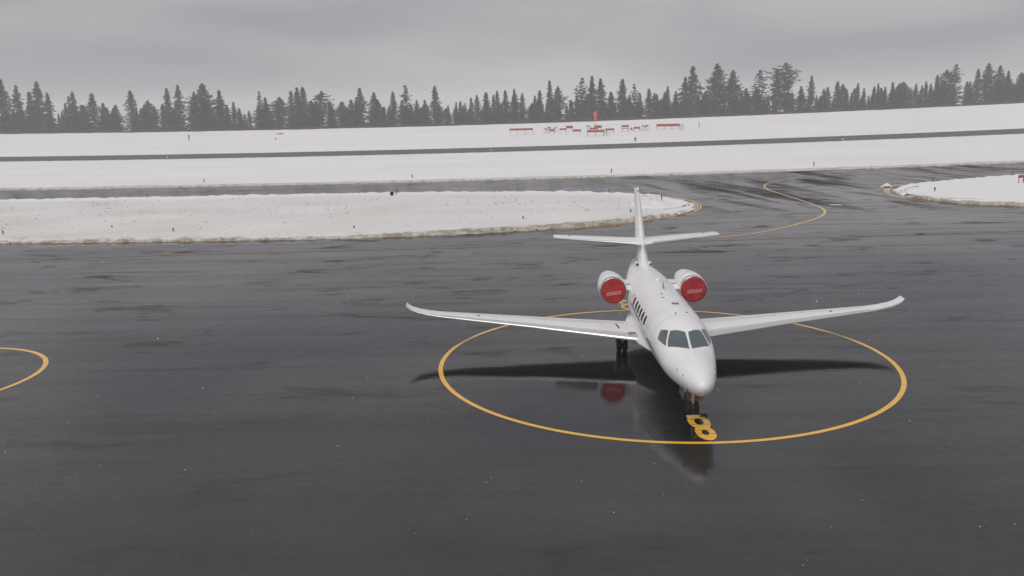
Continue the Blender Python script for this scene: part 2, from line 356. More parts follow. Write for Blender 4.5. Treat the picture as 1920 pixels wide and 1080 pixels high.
EL = catmull([(19.6, 100.5), (20.1, 98.6), (20.3, 96.2), (20.25, 93.4), (19.8, 91), (18.8, 88.2), (17.2, 85.7), (15.1, 83.2), (12.7, 81.2), (9.4, 78.9), (4, 76.2)], 8)
for off in (-0.16, 0.16): stripe('edge_line', EL, 0.16, M['yellow'], 0.010, offset=off)
FL = catmull([(50.4, 110.4), (49.2, 109.6), (46.8, 107), (45.0, 103.9), (43.7, 100.5), (43.2, 97), (43.3, 93.4), (44.2, 90)], 8)
for off in (-0.16, 0.16): stripe('edge_line', FL, 0.16, M['yellow'], 0.010, offset=off)
stripe('white_mark', [Vector((33.3, 90.4, 0)), Vector((34.5, 90.2, 0))], 0.7, M['whitepaint'], 0.008)
def numeral(cx, y_far, y_near, flip):
    """figure eight, painted through a stencil: saw-cut joints leave thin gaps"""
    mb = MB(); n1, n2 = 46, 150; Ln = y_far - y_near
    for i in range(n1):
        for j in range(n2):
            u = (i + 0.5) / n1 * 0.92 - 0.46; t = (j + 0.5) / n2; y = y_near + t * Ln
            if flip: tt = 1 - t
            else: tt = t
            g = tt * 2.46
            # small loop at g 0.74, large loop at g 1.75
            inn = (u / 0.325) ** 2 + ((g - 0.68) / 0.68) ** 2 < 1 or (u / 0.37) ** 2 + ((g - 1.74) / 0.72) ** 2 < 1 or (abs(u) < 0.19 and abs(g - 1.2) < 0.2)
            hol = (u / 0.115) ** 2 + ((g - 0.70) / 0.24) ** 2 < 1 or (u / 0.15) ** 2 + ((g - 1.74) / 0.32) ** 2 < 1
            gap = any(abs(g - k) < 0.017 for k in (0.58, 0.93, 1.50, 2.02))
            if inn and not hol and not gap:
                a, b = cx + i / n1 * 0.92 - 0.46, y_near + j / n2 * Ln; da, db = 0.92 / n1, Ln / n2
                mb.add([(a, b, 0.010), (a + da, b, 0.010), (a + da, b + db, 0.010), (a, b + db, 0.010)], [(0, 1, 2, 3)])
    o = mb.build('painted_numeral', M['yellow'], apron)
    return o
numeral(6.20, 28.52, 26.14, False)
numeral(6.15, 47.05, 44.62, True)

# ------------------------------------------------------------ business jet
jet = empty('business_jet', (6.12, 26.74, 0), -math.pi / 2 - 0.021)
tag(jet, 'white twin engine business jet parked on wet apron inside yellow painted circle', 'airplane')
SEC = [(0, 0.0, 1.50, 1.50), (.04, .125, 1.62, 1.38), (.15, .235, 1.73, 1.26), (.4, .38, 1.86, 1.13), (.8, .52, 1.97, 1.04), (1.3, .655, 2.06, .97), (1.9, .78, 2.13, .91), (2.5, .90, 2.20, .87),
       (3.0, .975, 2.42, .84), (3.6, 1.04, 2.66, .81), (4.2, 1.08, 2.82, .79), (5, 1.12, 2.92, .78), (6, 1.13, 2.95, .77), (12, 1.13, 2.95, .77), (13.5, 1.06, 2.95, .90), (15, .86, 2.90, 1.3), (16.5, .58, 2.82, 1.85), (17.8, .30, 2.70, 2.25), (18.6, .08, 2.6, 2.48)]
def pchip(X, Y):
    n = len(X); h = [X[i + 1] - X[i] for i in range(n - 1)]; d = [(Y[i + 1] - Y[i]) / h[i] for i in range(n - 1)]; m = [d[0]] + [0] * (n - 2) + [d[-1]]
    for i in range(1, n - 1):
        if d[i - 1] * d[i] > 0:
            w1, w2 = 2 * h[i] + h[i - 1], h[i] + 2 * h[i - 1]; m[i] = (w1 + w2) / (w1 / d[i - 1] + w2 / d[i])
    def f(x):
        i = 0
        while i < n - 2 and x > X[i + 1]: i += 1
        t = (x - X[i]) / h[i]
        return (2 * t ** 3 - 3 * t * t + 1) * Y[i] + (t ** 3 - 2 * t * t + t) * h[i] * m[i] + (3 * t * t - 2 * t ** 3) * Y[i + 1] + (t ** 3 - t * t) * h[i] * m[i + 1]
    return f
_S = [a[0] for a in SEC]; fHW = pchip(_S, [a[1] for a in SEC]); fZT = pchip(_S, [a[2] for a in SEC]); fZB = pchip(_S, [a[3] for a in SEC])
def FP(s, th, off=0.0):
    def raw(s, th):
        hw, zt, zb = fHW(s), fZT(s), fZB(s); c = (zt + zb) / 2
        return Vector((-s, hw * math.sin(th), c + (zt - c) * math.cos(th)))
    p = raw(s, th)
    if off:
        e = 0.01; a = raw(s + e, th) - raw(max(s - e, 0), th); b = raw(s, th + e) - raw(s, th - e); n = a.cross(b)
        if n.length > 0:
            n.normalize()
            ctr = Vector((-s, 0, (fZT(s) + fZB(s)) / 2))
            if n.dot(p - ctr) < 0: n = -n
            p = p + n * off
    return p
ss = [0.0005, .01, .025, .05, .09, .15, .22, .3] + frange(.4, 5, .12)[0:] + frange(5.3, 18.5, .3)
ns = 56; vs = []; fs = []
for s in ss:
    for k in range(ns): vs.append(FP(s, 2 * math.pi * k / ns))
for i in range(len(ss) - 1):
    for k in range(ns): fs.append((i * ns + k, i * ns + (k + 1) % ns, (i + 1) * ns + (k + 1) % ns, (i + 1) * ns + k))
fs.append(tuple(range(ns))); fs.append(tuple((len(ss) - 1) * ns + k for k in range(ns)))
mb = MB(); mb.add(vs, fs); fuselage = mb.build('fuselage', M['white'], jet, True)
def patch(name, q, material, off, parent=fuselage, k=0.10, n=10, grow=0.0):
    """rounded quadrilateral lying on the fuselage skin; q = four (s, th) corners in order"""
    vs = []; fs = []
    for i in range(n + 1):
        for j in range(n + 1):
            u = -1 + 2 * i / n; v = -1 + 2 * j / n
            u2, v2 = u * (1 - k * v * v) * (1 + grow), v * (1 - k * u * u) * (1 + grow)
            a, b = (u2 + 1) / 2, (v2 + 1) / 2
            s = (q[0][0] * (1 - a) + q[1][0] * a) * (1 - b) + (q[3][0] * (1 - a) + q[2][0] * a) * b
            th = (q[0][1] * (1 - a) + q[1][1] * a) * (1 - b) + (q[3][1] * (1 - a) + q[2][1] * a) * b
            vs.append(FP(s, th, off))
    m = n + 1
    for i in range(n):
        for j in range(n): fs.append((i * m + j, (i + 1) * m + j, (i + 1) * m + j + 1, i * m + j + 1))
    # rim back into the skin so the pane has depth
    ring = [(i, 0) for i in range(n)] + [(n, j) for j in range(n)] + [(n - i, n) for i in range(n)] + [(0, n - j) for j in range(n)]
    b0 = len(vs)
    for i, j in ring:
        p = vs[i * m + j]; vs.append(p + (Vector((p.x, 0, 1.86)) - p).normalized() * (off + 0.02))
    for r in range(len(ring)):
        i, j = ring[r]; i2, j2 = ring[(r + 1) % len(ring)]
        fs.append((i * m + j, i2 * m + j2, b0 + (r + 1) % len(ring), b0 + r))
    mb = MB(); mb.add(vs, fs); return mb.build(name, material, parent, True, 40)
for sg in (-1, 1):
    fr = [(3.60, sg * 0.535), (3.31, sg * 0.055), (2.44, sg * 0.066), (2.93, sg * 0.84)]
    sd_ = [(4.04, sg * 0.85), (3.68, sg * 0.60), (3.06, sg * 0.92), (3.78, sg * 1.12)]
    for q_ in (fr, sd_):
        patch('windshield_seal', q_, M['seal'], 0.004, grow=0.075, k=0.05)
        patch('windshield_pane', q_, M['glass'], 0.010, k=0.06)
    for s0 in (6.50, 7.17, 7.83, 8.50, 9.16, 9.95):
        patch('cabin_window', [(s0 + .16, sg * 1.05), (s0 - .16, sg * 1.05), (s0 - .16, sg * 1.40), (s0 + .16, sg * 1.40)], M['cabin'], 0.006, k=0.18, n=6)
    # dark stripe under the windows
    v2 = []; f2 = []; n2 = 60
    for i in range(n2 + 1):
        s0 = 11.2 + (2.2 - 11.2) * i / n2; thc = lerp(s0, (2.2, 4.0, 5.3, 7.8, 11.2), (1.90, 1.70, 1.62, 1.50, 1.43)); wd = lerp(s0, (2.2, 4.0, 5.0, 6.5, 8.0, 10.5, 11.2), (.006, .035, .045, .014, .03, .028, .004))
        v2.append(FP(s0, sg * (thc - wd), 0.005)); v2.append(FP(s0, sg * (thc + wd), 0.005))
    for i in range(n2): f2.append((2 * i, 2 * i + 1, 2 * i + 3, 2 * i + 2))
    mesh('side_stripe', v2, f2, M['stripe'], fuselage, True)
    # small red emblem aft of the windows
    for ds, dt, w_ in ((0, 0, .05), (.10, .05, .035), (-.08, .09, .03)):
        patch('emblem', [(10.45 + ds + w_, sg * (1.0 + dt)), (10.45 + ds - w_, sg * (1.02 + dt)), (10.45 + ds - w_, sg * (1.07 + dt)), (10.45 + ds + w_, sg * (1.05 + dt))], M['panel'], 0.004, n=3)
    # skin seams: radome ring half, roof lap joints
    for s0, t0, t1 in ((12.2, 0.25, 1.2), (4.55, 0.0, 1.6), (5.6, 0.6, 1.75), (10.9, 0.0, 1.3), (13.7, 0.0, 1.3)):
        v3 = []; f3 = []
        for i in range(25):
            t_ = t0 + (t1 - t0) * i / 24; v3 += [FP(s0 - .006, sg * t_, .003), FP(s0 + .006, sg * t_, .003)]
        for i in range(24): f3.append((2 * i, 2 * i + 1, 2 * i + 3, 2 * i + 2))
        mesh('skin_seam', v3, f3, M['seam'], fuselage)
    # nose probes
    p0 = FP(0.62, sg * 1.95, 0); p1 = FP(0.62, sg * 1.95, 0.13)
    MB().tube([p0, p1, p1 + Vector((0.16, 0, 0))], [.03, .022, .014], 8).build('pitot_probe', M['seam'], fuselage, True)
    MB().tube([FP(1.45, sg * 1.15, -.01), FP(1.45, sg * 1.15, .02)], .02, 10).build('static_port', M['stripe'], fuselage)
    MB().tube([FP(0.95, sg * 1.2, -.01), FP(0.95, sg * 1.2, .02)], .018, 10).build('static_port', M['stripe'], fuselage)

def airfoil(n=14):
    """closed loop (chordwise 0..1, thickness -0.5..0.5), leading edge first over the top"""
    up = []
    for i in range(n + 1):
        x = (1 - math.cos(math.pi * i / n)) / 2
        y = 2.97 * math.sqrt(max(x, 0)) - 1.26 * x - 3.516 * x * x + 2.843 * x ** 3 - 1.036 * x ** 4
        up.append((x, 0.5 * y))
    return up, [(x, -0.62 * y) for x, y in reversed(up[1:-1])]
UPF, LOF = airfoil()
def loft(secs, horizontal=True):
    """secs: (origin LE Vector, chord, thickness, normal Vector); chord runs to -x"""
    loop = UPF + LOF; nl = len(loop); vs = []; fs = []
    for le, ch, tk, nrm in secs:
        for x, y in loop: vs.append(le + Vector((-x * ch, 0, 0)) + nrm * (y * tk))
    for i in range(len(secs) - 1):
        for k in range(nl): fs.append((i * nl + k, i * nl + (k + 1) % nl, (i + 1) * nl + (k + 1) % nl, (i + 1) * nl + k))
    fs.append(tuple(range(nl))); fs.append(tuple((len(secs) - 1) * nl + k for k in range(nl)))
    return vs, fs
WS = [(0.3, 8.02, 3.75, 0.87, .46), (1.0, 8.30, 3.42, 0.90, .43), (3.2, 9.12, 2.75, 1.00, .34), (5.5, 9.95, 2.08, 1.12, .25), (7.5, 10.55, 1.60, 1.23, .18), (9.0, 10.97, 1.24, 1.32, .135), (9.7, 11.10, 1.06, 1.38, .115), (10.2, 11.20, .94, 1.45, .10), (10.65, 11.29, .84, 1.54, .085), (10.95, 11.36, .74, 1.65, .07), (11.13, 11.42, .64, 1.77, .055), (11.2, 11.48, .54, 1.87, .04)]
def wing_fn(sg):
    n = len(WS); out_ = []
    for i, (y, le, ch, z, tk) in enumerate(WS):
        a, b = WS[max(i - 1, 0)], WS[min(i + 1, n - 1)]; t = Vector((0, b[0] - a[0], b[3] - a[3])).normalized()
        nrm = Vector((0, -t.z * sg, t.y)); out_.append((Vector((-le, y * sg, z - sg * .055 * y / 11)), ch, tk, nrm))   # she leans a little to one side
    return out_
def wing_pt(sg, y, x, off):
    """point on the upper wing skin at span y and chord fraction x"""
    sec = wing_fn(sg)
    ysec = [w[0] for w in WS]; i = max(j for j in range(len(ysec) - 1) if ysec[j] <= y); t = (y - ysec[i]) / (ysec[i + 1] - ysec[i])
    a, b = sec[i], sec[i + 1]
    le = a[0].lerp(b[0], t); ch = a[1] + (b[1] - a[1]) * t; tk = a[2] + (b[2] - a[2]) * t; nr = a[3].lerp(b[3], t).normalized()
    yy = lerp(x, [u[0] for u in UPF], [u[1] for u in UPF])
    return le + Vector((-x * ch, 0, 0)) + nr * (yy * tk + off)
def on_wing(name, sg, pts, w, material, parent, off=0.004):
    """thin strip on the upper skin along (span, chord fraction) points"""
    P = [wing_pt(sg, y, x, off) for y, x in pts]; vs = []; fs = []
    for i, p in enumerate(P):
        t = (P[min(i + 1, len(P) - 1)] - P[max(i - 1, 0)]).normalized(); n_ = t.cross(Vector((0, 0, 1))).normalized()
        vs += [p - n_ * w / 2, p + n_ * w / 2]
    for i in range(len(P) - 1): fs.append((2 * i, 2 * i + 1, 2 * i + 3, 2 * i + 2))
    return mesh(name, vs, fs, material, parent)
for sg in (-1, 1):
    v_, f_ = loft(wing_fn(sg)); mb = MB(); mb.add(v_, f_); wing = mb.build('wing', M['white'], jet, True, 50)
    # polished leading edge: a shell over the front tenth of the chord
    lo = list(reversed([(x, y) for x, y in LOF if x < 0.03])); up = [(x, y) for x, y in UPF if x < 0.13]
    prof = [(x, y) for x, y in sorted([(x, y) for x, y in LOF if x < 0.03], reverse=True)] + up
    vs = []; fs = []; m = len(prof)
    secs = wing_fn(sg)[1:]
    for le, ch, tk, nr in secs:
        for x, y in prof: vs.append(le + Vector((-x * ch + 0.005, 0, 0)) + nr * (y * tk + (0.004 if y > 0 else -0.004)))
    for i in range(len(secs) - 1):
        for k in range(m - 1): fs.append((i * m + k, i * m + k + 1, (i + 1) * m + k + 1, (i + 1) * m + k))
    mb = MB(); mb.add(vs, fs); mb.build('leading_edge', M['metal'], wing, True)
    loU = [(x, y) for x, y in LOF if 0.03 < x < 0.985]; vs = []; fs = []; m = len(loU)  # lower shell, coloured dark to blacken its reflection in the wet asphalt
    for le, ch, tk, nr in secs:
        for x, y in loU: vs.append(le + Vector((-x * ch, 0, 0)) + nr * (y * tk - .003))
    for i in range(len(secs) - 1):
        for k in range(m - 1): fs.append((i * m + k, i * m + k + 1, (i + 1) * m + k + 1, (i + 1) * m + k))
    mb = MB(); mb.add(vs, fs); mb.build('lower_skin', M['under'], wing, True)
    sp = [y for y in frange(1.4, 9.6, .4)]
    on_wing('edge_seam', sg, [(y, .14) for y in sp], .03, M['seam'], wing)
    on_wing('flap_seam', sg, [(y, .74) for y in frange(1.4, 6.8, .4)], .03, M['seam'], wing)
    on_wing('flap_seam', sg, [(6.8, .74), (6.8, .86), (6.8, .97)], .03, M['seam'], wing)
    on_wing('aileron_seam', sg, [(y, .72) for y in frange(6.9, 9.5, .4)], .025, M['seam'], wing)
    on_wing('spoiler_seam', sg, [(2.2, .60)] + [(y, .60) for y in frange(2.6, 5.4, .4)] + [(5.4, .60), (5.4, .72)], .022, M['seam'], wing)
    on_wing('dark_slot', sg, [(1.76, .30), (1.78, .45), (1.81, .62)], .07, M['dark'], wing, .006)
    on_wing('landing_light_window', sg, [(1.28, .08), (1.28, .17)], .32, M['seal'], wing, .01)
    p = wing_pt(sg, 7.9, .45, 0); MB().box(p + Vector((0, 0, .015)), (.16, .09, .03)).build('fuel_cap', M['seam'], wing)
    tip = wing_fn(sg)[-1]
    MB().rev([(0, .0005), (.02, .022), (.08, .03), (.14, .025), (.18, .004)], tip[0] + Vector((-.16, 0.0, -.01)), 'X', 12).build('navigation_light', M['dark'], wing, True)
    # horizontal stabiliser
    HS = [(0.10, 15.2, 2.5, 3.88, .30), (0.5, 15.45, 2.30, 3.89, .27), (4.12, 17.42, 1.42, 3.94, .13), (4.24, 17.55, 1.25, 3.94, .08), (4.28, 17.75, .95, 3.94, .03)]
    v_, f_ = loft([(Vector((-le, y * sg, z)), ch, tk, Vector((0, 0, 1))) for y, le, ch, z, tk in HS]); mb = MB(); mb.add(v_, f_)
    hs = mb.build('horizontal_stabilizer', M['white'], jet, True, 50)
    prof2 = [(x, y) for x, y in sorted([(x, y) for x, y in LOF if x < 0.05], reverse=True)] + [(x, y) for x, y in UPF if x < 0.10]
    vs = []; fs = []; m = len(prof2)
    for y, le, ch, z, tk in HS[1:4]:
        for x, t_ in prof2: vs.append((-le - x * ch + .005, y * sg, z + t_ * tk + (.004 if t_ > 0 else -.004)))
    for i in range(2):
        for k in range(m - 1): fs.append((i * m + k, i * m + k + 1, (i + 1) * m + k + 1, (i + 1) * m + k))
    mb = MB(); mb.add(vs, fs); mb.build('leading_edge', M['metal'], hs, True)
    def hsp(y, x):
        a, b = HS[1], HS[2]; t_ = (y - a[0]) / (b[0] - a[0]); le = a[1] + (b[1] - a[1]) * t_; ch = a[2] + (b[2] - a[2]) * t_; tk = a[4] + (b[4] - a[4]) * t_
        return Vector((-le - x * ch, y * sg, a[3] + (b[3] - a[3]) * t_ + lerp(x, [u[0] for u in UPF], [u[1] for u in UPF]) * tk + .005))
    v3 = []; 
    for y in (.6, 4.0): v3 += [hsp(y, .69), hsp(y, .705)]
    mesh('elevator_seam', v3, [(0, 1, 3, 2)], M['seam'], hs)
    MB().box(hsp(3.45, .55), (.10, .12, .05)).build('hinge_fairing', M['seam'], hs)
    # engine nacelle, inlet ring, exhaust, pylon
    c = (0, sg * 1.80, 2.37)
    nac = MB().rev([(-11.80, .615), (-12.1, .638), (-12.5, .645), (-13.0, .61), (-13.5, .55), (-14.0, .475), (-14.4, .41)], c, 'X', 48).build('engine_nacelle', M['white'], jet, True, 40)
    MB().rev([(-11.95, .50), (-11.62, .555), (-11.56, .578), (-11.58, .60), (-11.66, .612), (-11.80, .618)], c, 'X', 48).build('inlet_ring', M['chrome'], nac, True, 60)
    MB().rev([(-14.38, .36), (-14.7, .33), (-14.85, .30)], c, 'X', 32).build('exhaust_nozzle', M['seam'], nac, True, 40)
    vs = []
    for k_ in range(25):
        a = math.pi * 2 * k_ / 24; vs += [(-12.42, c[1] + .648 * math.cos(a), c[2] + .648 * math.sin(a)), (-12.45, c[1] + .649 * math.cos(a), c[2] + .649 * math.sin(a))]
    mesh('cowl_seam', vs, [(2 * i, 2 * i + 1, 2 * i + 3, 2 * i + 2) for i in range(24)], M['seam'], nac)
    v_, f_ = loft([(Vector((-11.95, sg * .9, 2.30)), 2.6, .34, Vector((0, 0, 1))), (Vector((-12.05, sg * 1.35, 2.34)), 2.1, .30, Vector((0, 0, 1)))])
    mb = MB(); mb.add(v_, f_); py = mb.build('engine_pylon', M['white'], jet, True, 50)
    MB().box((-12.45, sg * 1.06, 2.485), (.05, .22, .03)).build('cooling_slot', M['seam'], py)
    # intakes at the fin root
    inl = MB().rev([(-15.35, .075), (-14.9, .085), (-14.78, .075), (-14.80, .055), (-14.95, .05)], (0, sg * .33, 2.97), 'X', 16).build('air_intake', M['white'], jet, True, 50)
    MB().rev([(-14.95, .052), (-14.79, .056)], (0, sg * .33, 2.97), 'X', 16).build('intake_opening', M['dark'], inl)
# fin with dorsal fairing, rudder seam
FS = [(2.55, 13.9, 4.3, .95), (2.85, 14.5, 3.8, .78), (3.1, 14.95, 3.4, .62), (3.6, 15.42, 3.02, .54), (4.3, 15.95, 2.62, .46), (5.2, 16.58, 2.18, .36), (6.0, 17.12, 1.80, .27), (6.25, 17.32, 1.63, .22), (6.35, 17.5, 1.42, .10)]
v_, f_ = loft([(Vector((-le, 0, z)), ch, tk, Vector((0, 1, 0))) for z, le, ch, tk in FS])
mb = MB(); mb.add(v_, f_); fin = mb.build('tail_fin', M['white'], jet, True, 50)
MB().tube([(-17.3, 0, 6.30), (-17.42, 0, 6.42), (-17.9, 0, 6.44)], [.05, .05, .02], 10).build('beacon_light', M['white'], fin, True)
for sg in (-1, 1): MB().tube([(-16.75, sg * .08, 5.35), (-16.75, sg * .34, 5.37)], .012, 6).build('tail_antenna', M['white'], fin)
# belly fairing
fsec = [(6.6, .3, .85, .80), (7.1, .80, .70, 1.0), (8.0, 1.14, .62, 1.18), (9.5, 1.26, .57, 1.26), (11.5, 1.28, .58, 1.28), (12.8, 1.05, .70, 1.15), (13.6, .4, .95, 1.1)]
vs = []; fs = []; n_ = 24
for s, hw, zb, zt in fsec:
    for k in range(n_):
        a = 2 * math.pi * k / n_; vs.append((-s, hw * math.copysign(abs(math.sin(a)) ** .8, math.sin(a)), (zb + zt) / 2 + (zt - zb) / 2 * math.cos(a)))
for i in range(len(fsec) - 1):
    for k in range(n_): fs.append((i * n_ + k, i * n_ + (k + 1) % n_, (i + 1) * n_ + (k + 1) % n_, (i + 1) * n_ + k))
fs.append(tuple(range(n_))); fs.append(tuple((len(fsec) - 1) * n_ + k for k in range(n_)))
mb = MB(); mb.add(vs, fs); mb.build('belly_fairing', M['white'], jet, True, 60)
# roof aerials, drains, beacon
for s, th, kind in ((9.1, .06, 'b'), (11.0, .08, 'd'), (6.13, .05, 'l'), (4.80, -.13, 's'), (4.92, .26, 's'), (13.3, .10, 'b2'), (13.9, .0, 'd'), (7.4, -.2, 's'), (8.1, -.15, 's')):
    p = FP(s, th)
    if kind == 'b': MB().add([p + Vector((.20, .012, -.03)), p + Vector((-.22, .012, -.03)), p + Vector((-.24, .006, .26)), p + Vector((-.10, .006, .26)), p + Vector((.20, -.012, -.03)), p + Vector((-.22, -.012, -.03)), p + Vector((-.24, -.006, .26)), p + Vector((-.10, -.006, .26))], [(0, 1, 2, 3), (4, 7, 6, 5), (0, 4, 5, 1), (1, 5, 6, 2), (2, 6, 7, 3), (3, 7, 4, 0)]).build('blade_antenna', M['seam'], fuselage)
    elif kind == 'b2': MB().tube([p, p + Vector((-.04, 0, .16))], [.05, .03], 8).build('stub_antenna', M['white'], fuselage, True)
    elif kind == 'd': MB().rev([(-.02, .13), (.03, .12), (.07, .08), (.085, .001)], p, 'Z', 16).build('antenna_dome', M['white'], fuselage, True)
    elif kind == 'l': MB().box(p + Vector((0, 0, .02)), (.14, .26, .05)).build('flush_antenna', M['seal'], fuselage)
    else: MB().rev([(-.02, .045), (.02, .045), (.03, .02)], p, 'Z', 10).build('roof_vent', M['seam'], fuselage, True)
# undercarriage
def wheel(parent, x, y, r, w):
    t_ = MB().rev([(-w / 2, r * .55), (-w / 2, r * .86), (-w * .38, r * .96), (-w * .15, r), (w * .15, r), (w * .38, r * .96), (w / 2, r * .86), (w / 2, r * .55)], (x, y, r), 'Y', 28).build('wheel', M['black'], parent, True, 50)
    MB().rev([(-w * .46, r * .18), (-w * .44, r * .56), (w * .44, r * .56), (w * .46, r * .18)], (x, y, r), 'Y', 20).build('hub', M['hub'], t_, True, 40)
ng = MB().tube([(-1.95, 0, 1.05), (-1.91, 0, .55), (-1.90, 0, .22)], [.075, .06, .045], 12).build('nose_gear', M['strut'], jet, True)
MB().tube([(-1.90, -.16, .23), (-1.90, .16, .23)], .035, 10).build('axle', M['hub'], ng, True)
MB().tube([(-1.90, 0, .50), (-1.74, .0, .42), (-1.86, 0, .30)], .022, 6).build('torque_link', M['strut'], ng)
MB().rev([(-1.80, .06), (-1.78, .075), (-1.74, .07)], (0, .10, .80), 'X', 16).build('taxi_light', M['bulb'], ng)
MB().tube([(-2.25, 0, 1.0), (-1.93, 0, .62)], .03, 8).build('drag_brace', M['strut'], ng, True)
for y in (-.125, .125): wheel(ng, -1.90, y, .225, .13)
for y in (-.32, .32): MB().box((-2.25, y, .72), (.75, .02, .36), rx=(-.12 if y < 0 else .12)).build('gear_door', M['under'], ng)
for sg in (-1, 1):
    y0 = sg * 1.57
    mg = MB().tube([(-9.75, y0, 1.0), (-9.72, y0, .62)], [.10, .08], 12).build('main_gear', M['strut'], jet, True)
    MB().tube([(-9.72, y0, .64), (-10.05, y0, .31)], [.09, .07], 10).build('trailing_link', M['strut'], mg, True)
    MB().tube([(-10.0, y0, .85), (-10.05, y0, .36)], .045, 8).build('shock_strut', M['hub'], mg, True)
    MB().box((-9.9, y0 + sg * .33, .72), (.70, .025, .52), rx=-sg * .12).build('gear_door', M['white'], mg)
    for d in (-.125, .125): wheel(mg, -10.05, y0 + d, .32, .20)
    MB().tube([(-10.05, y0 - .05, .32), (-10.05, y0 + .05, .32)], .16, 14).build('brake', M['dark'], mg)

# engine covers: things in their own right, fitted into the inlets
def cover(sg, label):
    e = empty('engine_cover'); 
    e.matrix_world = Matrix.Translation((6.12, 26.74, 0)) @ Matrix.Rotation(-math.pi / 2 - 0.021, 4, 'Z') @ Matrix.Translation((-11.56, sg * 1.80, 2.37))
    tag(e, label, 'engine cover', 'intake covers fitted to the jet engines')
    prof = [(.045, .003), (.046, .20), (.040, .40), (.028, .50), (.010, .545), (-.02, .560), (-.06, .553)]
    vs = []; n = 48; fs = []
    for a, r in prof:
        for k in range(n):
            w = 2 * math.pi * k / n
            d = 0.012 * noise.noise((r * 5 * math.cos(w), r * 5 * math.sin(w), sg * 3.0))
            vs.append((a + d, r * math.cos(w), r * math.sin(w)))
    for i in range(len(prof) - 1):
        for k in range(n): fs.append((i * n + k, i * n + (k + 1) % n, (i + 1) * n + (k + 1) % n, (i + 1) * n + k))
    fs.append(tuple(range(n)))
    mb = MB(); mb.add(vs, fs); mb.build('cover_disc', M['red'], e, True)
    # two rows of worn pale lettering, too worn and small to read
    rnd = random.Random(5 + sg); mb = MB()
    tilt = 0.13 if sg < 0 else 0.08
    for row in range(2):
        for i in range(9):
            y = -.30 + i * .075; z = -.06 - row * .085
            if sg > 0: y += .03; z += .03
            bars = rnd.sample([(0, .028, .056, .016), (0, -.028, .056, .016), (0, 0, .050, .016), (-.021, 0, .018, .072), (.021, 0, .018, .072)], 4)
            for dy, dz, w, h in bars:
                yy, zz = y + dy, z + dz
                y2, z2 = yy * math.cos(tilt) - zz * math.sin(tilt), yy * math.sin(tilt) + zz * math.cos(tilt)
                mb.box((.058, y2, z2), (.008, w, h), rx=tilt)
    mb.build('lettering', M['pink'], e)
    st = [(0.0, -.14, -.50), (.05, -.12, -.60), (.06, 0, -.68), (.05, .10, -.62), (.0, .12, -.52)]
    MB().tube(st, .012, 6).build('strap', M['panel'], e)
    MB().tube([(.05, .10, -.60), (.07, .13, -.74)], .010, 6).build('strap_end', M['stripe'], e)
    return e
cover(-1, 'round red intake cover on the engine above the visible cabin windows')
cover(1, 'round red intake cover on the engine away from the visible cabin windows')
# nose wheel chock
ch = empty('wheel_chock', (6.12, 26.74, 0), -math.pi / 2 - 0.021); tag(ch, 'pale plank and black rubber chock laid against the nose wheels', 'chock')
MB().box((-1.58, -.02, .03), (.07, .50, .05)).build('plank', M['wood'], ch)
MB().add([(-1.70, .16, .004), (-1.52, .16, .004), (-1.61, .16, .11), (-1.70, .44, .004), (-1.52, .44, .004), (-1.61, .44, .11)], [(0, 1, 2), (3, 5, 4), (0, 3, 4, 1), (1, 4, 5, 2), (2, 5, 3, 0)]).build('rubber_wedge', M['black'], ch)

# ------------------------------------------------------------ markers on the far snow
def board(x, y, h, L, rz, thick, label, group, two=False, slope=0.5):
    z = terr(x, y) + 0.12; e = empty('marker_board', (x, y, z), rz); tag(e, label, 'marker board', group)
    MB().box((0, 0, h - .12), (L, 1.1, .10), rx=slope).build('board', M['panel'], e)
    MB().box((0, -.50, h - .12 - thick * .5 - .05), (L * .995, .06, thick)).build('edge_board', M['panel'], e)
    if two: MB().box((0, -.50, h - .12 - thick - .45), (L * .95, .06, thick * .8)).build('edge_board', M['panel'], e)
    n = max(2, int(round(L / 2.6)) + 1)
    for i in range(n):
        px = -L / 2 + .12 + (L - .24) * i / (n - 1)
        for py in (-.42, .42): MB().tube([(px, py, -.35), (px, py, h - .2)], .045, 6).build('leg', M['leg'], e)
    return e
ring = 'low red boards standing in a ring on the far snow'
board(4.53, 311, 2.18, 8.3, 0, .34, 'long red brown board on thin legs, well apart from the ring and the windsock', None)
LS = 'short red board facing the runway, in the ring of boards'; LE_ = 'short board turned edge on to the runway, in the ring of boards'; LT = 'thick faced short red board at the far side of the ring'
for (x, y, h, L, rz, th, two, lb_) in ((15.4, 313, 1.4, 2.0, 0, .34, 0, 'short red board between two boards turned edge on'), (13.2, 313, 1.9, 2.4, R(75), .3, 0, LE_), (17.0, 321, 1.7, 2.2, R(-80), .3, 0, LE_), (15.1, 326.5, 1.45, 1.3, R(20), .25, 0, 'very short slanted board behind the cluster of three'), (19.1, 309, 1.9, 2.4, 0, .25, 0, LS), (22.4, 324.5, 1.75, 2.5, 0, .6, 0, LT), (23.9, 308, 1.45, 2.8, 0, .4, 0, LS),
        (30.3, 313.4, 1.5, 3.0, 0, .25, 0, 'thin red board just behind the medium long board'), (32.5, 321, 1.8, 2.7, 0, .6, 0, LT), (29.9, 331.5, 1.3, 2.0, R(70), .3, 0, LE_), (35.4, 308, 1.4, 3.0, 0, .35, 0, LS), (41.1, 311, 2.2, 2.5, 0, .35, 1, 'red board of two stacked planks in the ring'), (45.1, 310.3, 1.5, 2.3, 0, .3, 0, 'short faded board beside the small grey cone'), (47.8, 313.2, 1.8, 2.2, R(70), .3, 0, LE_), (48.8, 312.6, 1.85, 2.2, R(-70), .3, 0, LE_)):
    board(x, y, h, L, rz, th, lb_, ring, bool(two))
board(28.9, 293, 1.95, 5.75, 0, .42, 'medium long red board on legs in front of the windsock', None)
